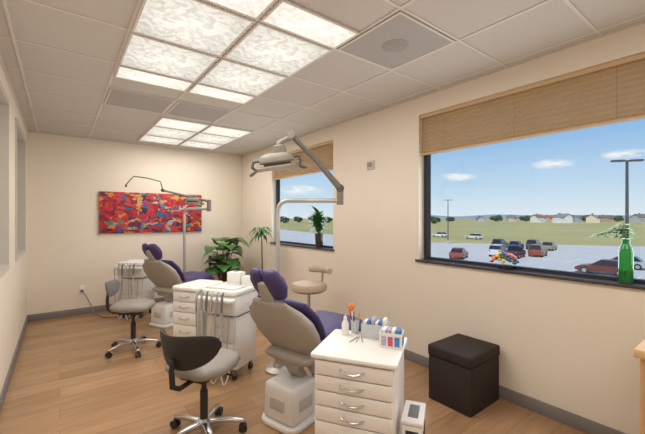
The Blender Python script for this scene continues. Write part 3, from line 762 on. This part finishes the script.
def car(label, u, v, col, rot, kind='sedan'):
    q = at(u, v, GZ); m = pm('car_paint_%d_%d_%d' % col, S(*col), .25, var=.01)
    t = thing('car', label, 'car', q, R(rot), 'cars in the lot outside')
    tall = 1.0 if kind == 'sedan' else 1.2
    hood = .92 * tall
    low = [(-2.2, .35), (-2.25, .7), (-2.15, hood), (.95, hood), (1.9, hood - .14), (2.2, hood - .32), (2.25, .4), (1.9, .28), (-1.9, .28)]
    r = MB()
    r.loft([[Vector((x, y * (1 if i in (1, 2) else .96), z)) for x, z in low] for i, y in enumerate((-.9, -.86, .86, .9))])
    cab = {'sedan': [(-1.75, hood), (-1.2, 1.42), (.15, 1.45), (.95, hood)], 'suv': [(-2.1, hood), (-1.95, 1.68), (.1, 1.72), (.85, hood)], 'pickup': [(-.7, hood), (-.6, 1.7), (.3, 1.72), (.95, hood)]}[kind]
    (x0, z0), (x1, z1), (x2, z2), (x3, z3) = cab
    r.b2((x1 + .02, -.64, z1 - .02), (x2 - .02, .64, z2 + .03), .02)
    r.build('body', m, t)
    MB().loft([[Vector((x0, s * .82, z0)), Vector((x1, s * .66, z1)), Vector((x2, s * .66, z2)), Vector((x3, s * .82, z3))] for s in (-1, 1)]).build('window', M['cglass'], t)
    for sx in (-1.4, 1.4):
        for sy in (-1, 1):
            w = MB().cyl((sx, sy * .72, .34), (sx, sy * .91, .34), .34, n=18).build('wheel', M['tyre'], t)
            MB().cyl((sx, sy * .9, .34), (sx, sy * .925, .34), .2, n=14).build('rim', M['alu'], w)
    for sy in (-1, 1):
        MB().box((2.17, sy * .62, hood - .34), (.12, .3, .14), bev=.02).build('headlight', M['lens'], t)
        MB().box((-2.22, sy * .66, hood - .2), (.08, .26, .16), bev=.02).build('tail_light', M['red'], t)
car('rust red car alone at the left of the lot outside', 459, 258, (150, 66, 52), 20)
car('white car parked far off at the left edge of the lot', 440, 237, (230, 230, 230), 90)
car('second white car far off beside the grass', 474, 239, (220, 222, 225), 80)
car('silver white van at the left of the parked cluster', 499, 256, (214, 216, 220), 10, 'suv')
car('dark pickup truck in the middle of the parked cluster', 515, 257.5, (52, 60, 72), 10, 'pickup')
car('slate blue car behind the dark pickup', 516, 249, (70, 92, 122), 10)
car('rust orange jeep like car at the right of the parked cluster', 538, 256, (150, 72, 48), 10, 'suv')
car('dark grey car behind the rust orange jeep like car', 534, 249, (70, 76, 86), 10, 'suv')
car('black car at the back of the parked cluster', 500, 248, (44, 46, 52), 10, 'suv')
car('tan car at the far right of the parked cluster', 549, 250, (150, 138, 120), 10)
car('dark red car close to the window beside the green bottle', 603, 274, (104, 46, 48), 95)
car('silver car behind the dark red car', 622, 268, (176, 180, 186), 95)

def house(label, u, d, w, dp, h, wc, rc, rot):
    q = ray(u, d, GZ); t = thing('house', label, 'house', q, R(rot), 'houses on the horizon')
    MB().b2((-dp / 2, -w / 2, -.1), (dp / 2, w / 2, h)).prism([(-dp / 2, h), (0, h + 2.6), (dp / 2, h)], -w / 2, w / 2).build('wall', pm('siding_%d_%d_%d' % wc, S(*wc), .8), t)
    rf = MB().loft([[Vector((x, s * (w / 2 + .6), z)) for x, z in [(-dp / 2 - .6, h - .4), (0, h + 3.0), (dp / 2 + .6, h - .4), (dp / 2 + .6, h - .1), (0, h + 3.4), (-dp / 2 - .6, h - .1)]] for s in (-1, 1)]).build('roof', pm('roof_%d_%d_%d' % rc, S(*rc), .9), t)
    MB().b2((-1.2, w * .2, h + 1.8), (-.3, w * .2 + .9, h + 4.2)).build('chimney', M['stem'], rf)
    MB().b2((-dp / 2 - 2.4, -w * .1, -.1), (-dp / 2, w * .42, h * .62)).prism([(-dp / 2 - 2.7, h * .6), (-dp / 2, h * .6 + 1.3), (-dp / 2, h * .6)], -w * .14, w * .46).build('porch', pm('siding_%d_%d_%d' % wc, S(*wc), .8), t)
    for k in range(4):
        MB().b2((-dp / 2 - .08, -w / 2 + 1 + k * (w - 3) / 3, h - 1.7), (-dp / 2, -w / 2 + 2.2 + k * (w - 3) / 3, h - .5)).build('window', M['cglass'], t)
H_ = [(480, 430, -40, 8, 3.4, 'pale grey house alone at the left end of the horizon', (190, 190, 190), (120, 115, 115)),
      (512, 430, 30, 10, 4.6, 'tan house second from left on the horizon', (205, 190, 165), (130, 112, 102)),
      (538, 370, 75, 12, 5.2, 'white house with brown roof above the parked cluster', (225, 222, 215), (140, 110, 95)),
      (549, 440, 10, 9, 5.0, 'red roofed house on the horizon', (200, 170, 150), (165, 95, 80)),
      (563, 340, -30, 13, 5.8, 'large white house in the middle of the horizon', (232, 230, 225), (135, 132, 136)),
      (575, 420, 50, 10, 4.4, 'blue grey house on the horizon', (160, 172, 184), (112, 116, 124)),
      (592, 360, 100, 11, 5.4, 'cream house left of the tall lamp post on the horizon', (222, 208, 182), (146, 120, 106)),
      (606, 400, 20, 12, 4.6, 'brown house just left of the tall lamp post', (178, 152, 130), (112, 98, 92)),
      (641, 350, 60, 13, 5.6, 'grey house right of the tall lamp post', (188, 186, 182), (120, 112, 108))]
for i, (u, d, ro, ww, hh_, lab, wc, rc) in enumerate(H_):
    house(lab, u, d, ww, 9, hh_, wc, rc, ro)
T_ = [(433, 300, 1.0), (450, 430, .9), (496, 460, 1.3), (525, 470, 1.2), (556, 480, 1.4), (584, 470, 1.3), (616, 460, 1.2), (284, 330, 1), (298, 380, 1), (312, 420, 1), (327, 360, 1)]
for i, (u, d, k_) in enumerate(T_):
    q = ray(u, d, GZ); t = thing('tree', 'small dark green tree on the horizon, number %s from the left through the %s window' % (['one', 'two', 'three', 'four', 'five', 'six', 'seven', 'one', 'two', 'three', 'four'][i], 'near' if i < 7 else 'far'), 'tree', q, 0, 'trees on the horizon')
    MB().cyl((0, 0, -.1), (0, 0, 2), .3, .2, n=8).build('trunk', M['stem'], t)
    MB().ball((0, 0, 3.4 * k_), (3.8 * k_, 6.0 * k_, 2.6 * k_), 3, .8, 2.2).build('crown', M['leafd'], t)
def post(label, u, d, ztop):
    q = ray(u, d, GZ); t = thing('lamp_post', label, 'lamp post', q, R(-50), 'lamp posts in the lot'); h = ztop - GZ
    MB().cyl((0, 0, 0), (0, 0, .7), .28).build('footing', M['asphalt'], t)
    MB().cyl((0, 0, .7), (0, 0, h), .11, .075, n=12).build('pole', M['pole'], t)
    for s in (-1, 1):
        MB().box((s * .5, 0, h - .02), (.7, .3, .12), bev=.03).cyl((0, 0, h - .03), (s * .3, 0, h - .03), .035, n=8).build('lamp', M['pole'], t)
post('tall dark twin headed lamp post close to the window', 627, 22, 5.1)
post('distant thin lamp post at the left of the near window', 448, 75, 5.2)

# ------------------------------------------------------------------ sky, sun, lamps
w = bpy.data.worlds.new('sky'); sc.world = w; w.use_nodes = True
nt = w.node_tree; nt.nodes.clear(); N = nt.nodes.new; Lk = nt.links.new
out = N('ShaderNodeOutputWorld'); bg = N('ShaderNodeBackground'); Lk(bg.outputs[0], out.inputs[0]); bg.inputs['Strength'].default_value = 1.0
tc = N('ShaderNodeTexCoord'); sx = N('ShaderNodeSeparateXYZ'); Lk(tc.outputs['Generated'], sx.inputs[0])
rp = N('ShaderNodeValToRGB'); cr = rp.color_ramp
cr.elements[0].position = 0; cr.elements[0].color = S(230, 240, 248)
cr.elements[1].position = .6; cr.elements[1].color = S(88, 142, 212)
e = cr.elements.new(.08); e.color = S(196, 222, 245)
e = cr.elements.new(.24); e.color = S(132, 185, 236)
Lk(sx.outputs['Z'], rp.inputs[0])
nz = N('ShaderNodeTexNoise'); nz.inputs['Scale'].default_value = 18; nz.inputs['Detail'].default_value = 8; nz.inputs['Roughness'].default_value = .65
mp = N('ShaderNodeMapping'); mp.inputs['Scale'].default_value = (1, 1, 3.5); Lk(tc.outputs['Generated'], mp.inputs[0]); Lk(mp.outputs[0], nz.inputs['Vector'])
acc = None
for (u, v, wd, amp) in [(553, 164, 13, 1.0), (459, 177, 13, 1.0), (625, 154, 14, 1.0), (300, 190, 10, .8)]:
    dv = (fw + rt * ((u - 322.5) / FX) + Vector((0, 0, (217 - v) / FX))).normalized()
    s1 = N('ShaderNodeVectorMath'); s1.operation = 'SUBTRACT'; Lk(tc.outputs['Generated'], s1.inputs[0]); s1.inputs[1].default_value = dv
    s2 = N('ShaderNodeVectorMath'); s2.operation = 'MULTIPLY'; Lk(s1.outputs[0], s2.inputs[0]); s2.inputs[1].default_value = (wd, wd * 1.5, wd * 5.5)
    s3 = N('ShaderNodeVectorMath'); s3.operation = 'LENGTH'; Lk(s2.outputs[0], s3.inputs[0])
    m1 = N('ShaderNodeMapRange'); m1.inputs['From Min'].default_value = 0; m1.inputs['From Max'].default_value = 1; m1.inputs['To Min'].default_value = amp; m1.inputs['To Max'].default_value = 0
    Lk(s3.outputs['Value'], m1.inputs['Value'])
    if acc is None: acc = m1.outputs[0]
    else:
        ad = N('ShaderNodeMath'); ad.operation = 'MAXIMUM'; Lk(acc, ad.inputs[0]); Lk(m1.outputs[0], ad.inputs[1]); acc = ad.outputs[0]
nr = N('ShaderNodeMapRange'); nr.inputs['From Min'].default_value = .33; nr.inputs['From Max'].default_value = .66; Lk(nz.outputs['Fac'], nr.inputs['Value'])
ml = N('ShaderNodeMath'); ml.operation = 'MULTIPLY'; Lk(acc, ml.inputs[0]); Lk(nr.outputs[0], ml.inputs[1])
m2 = N('ShaderNodeMapRange'); m2.inputs['From Min'].default_value = .05; m2.inputs['From Max'].default_value = .4; Lk(ml.outputs[0], m2.inputs['Value'])
mx = N('ShaderNodeMix'); mx.data_type = 'RGBA'; Lk(m2.outputs[0], mx.inputs[0]); Lk(rp.outputs[0], mx.inputs[6]); mx.inputs[7].default_value = (.95, .95, .95, 1)
Lk(mx.outputs[2], bg.inputs['Color'])

sun = bpy.data.lights.new('sun', 'SUN'); sun.energy = 3.2; sun.angle = R(.6); sun.color = (1, .94, .84); so = bpy.data.objects.new('sun', sun); C.objects.link(so)
so.rotation_euler = Vector((.75, .25, -1.0)).to_track_quat('-Z', 'Y').to_euler()
def area(name, loc, sx_, sy_, en, col=(1, .96, .9), rot=(0, 0, 0)):
    l = bpy.data.lights.new(name, 'AREA'); l.shape = 'RECTANGLE'; l.size = sx_; l.size_y = sy_; l.energy = en; l.color = col
    o = bpy.data.objects.new(name, l); C.objects.link(o); o.location = loc; o.rotation_euler = rot
    return o
area('bank_lamp', (.97, 2.55, H - .03), 1.2, 1.7, 39)
area('bank_lamp', (1.58, 5.3, H - .03), 1.2, 1.5, 28)
area('bank_lamp', (1.0, -.6, H - .03), 1.2, 1.7, 34)  # added fill behind the camera; no light panels are built here
area('bounce_lamp', (1.27, 2.6, 1.35), 2.4, 6.0, 11.5, (1, .965, .92), (pi, 0, 0))  # added upward fill that brightens the ceiling, not a fixture of the room
# added area lamps inside the two windows, strengthening their daylight
area('window_daylight', (XR + .065, 1.0, 1.6), .9, 2.3, 17, (.95, .98, 1), (0, R(90), 0))
area('window_daylight', (XR + .065, 4.45, 1.6), .9, 1.5, 14, (.95, .98, 1), (0, R(90), 0))

cam = bpy.data.cameras.new('camera'); co = bpy.data.objects.new('camera', cam); C.objects.link(co)
co.location = (0, 0, CAMZ); co.rotation_euler = (R(90), 0, -YAW)
cam.sensor_width = 36; cam.lens = 36 * FX / 645; cam.clip_end = 4000; cam.clip_start = .05
sc.camera = co
sc.view_settings.view_transform = 'Standard'
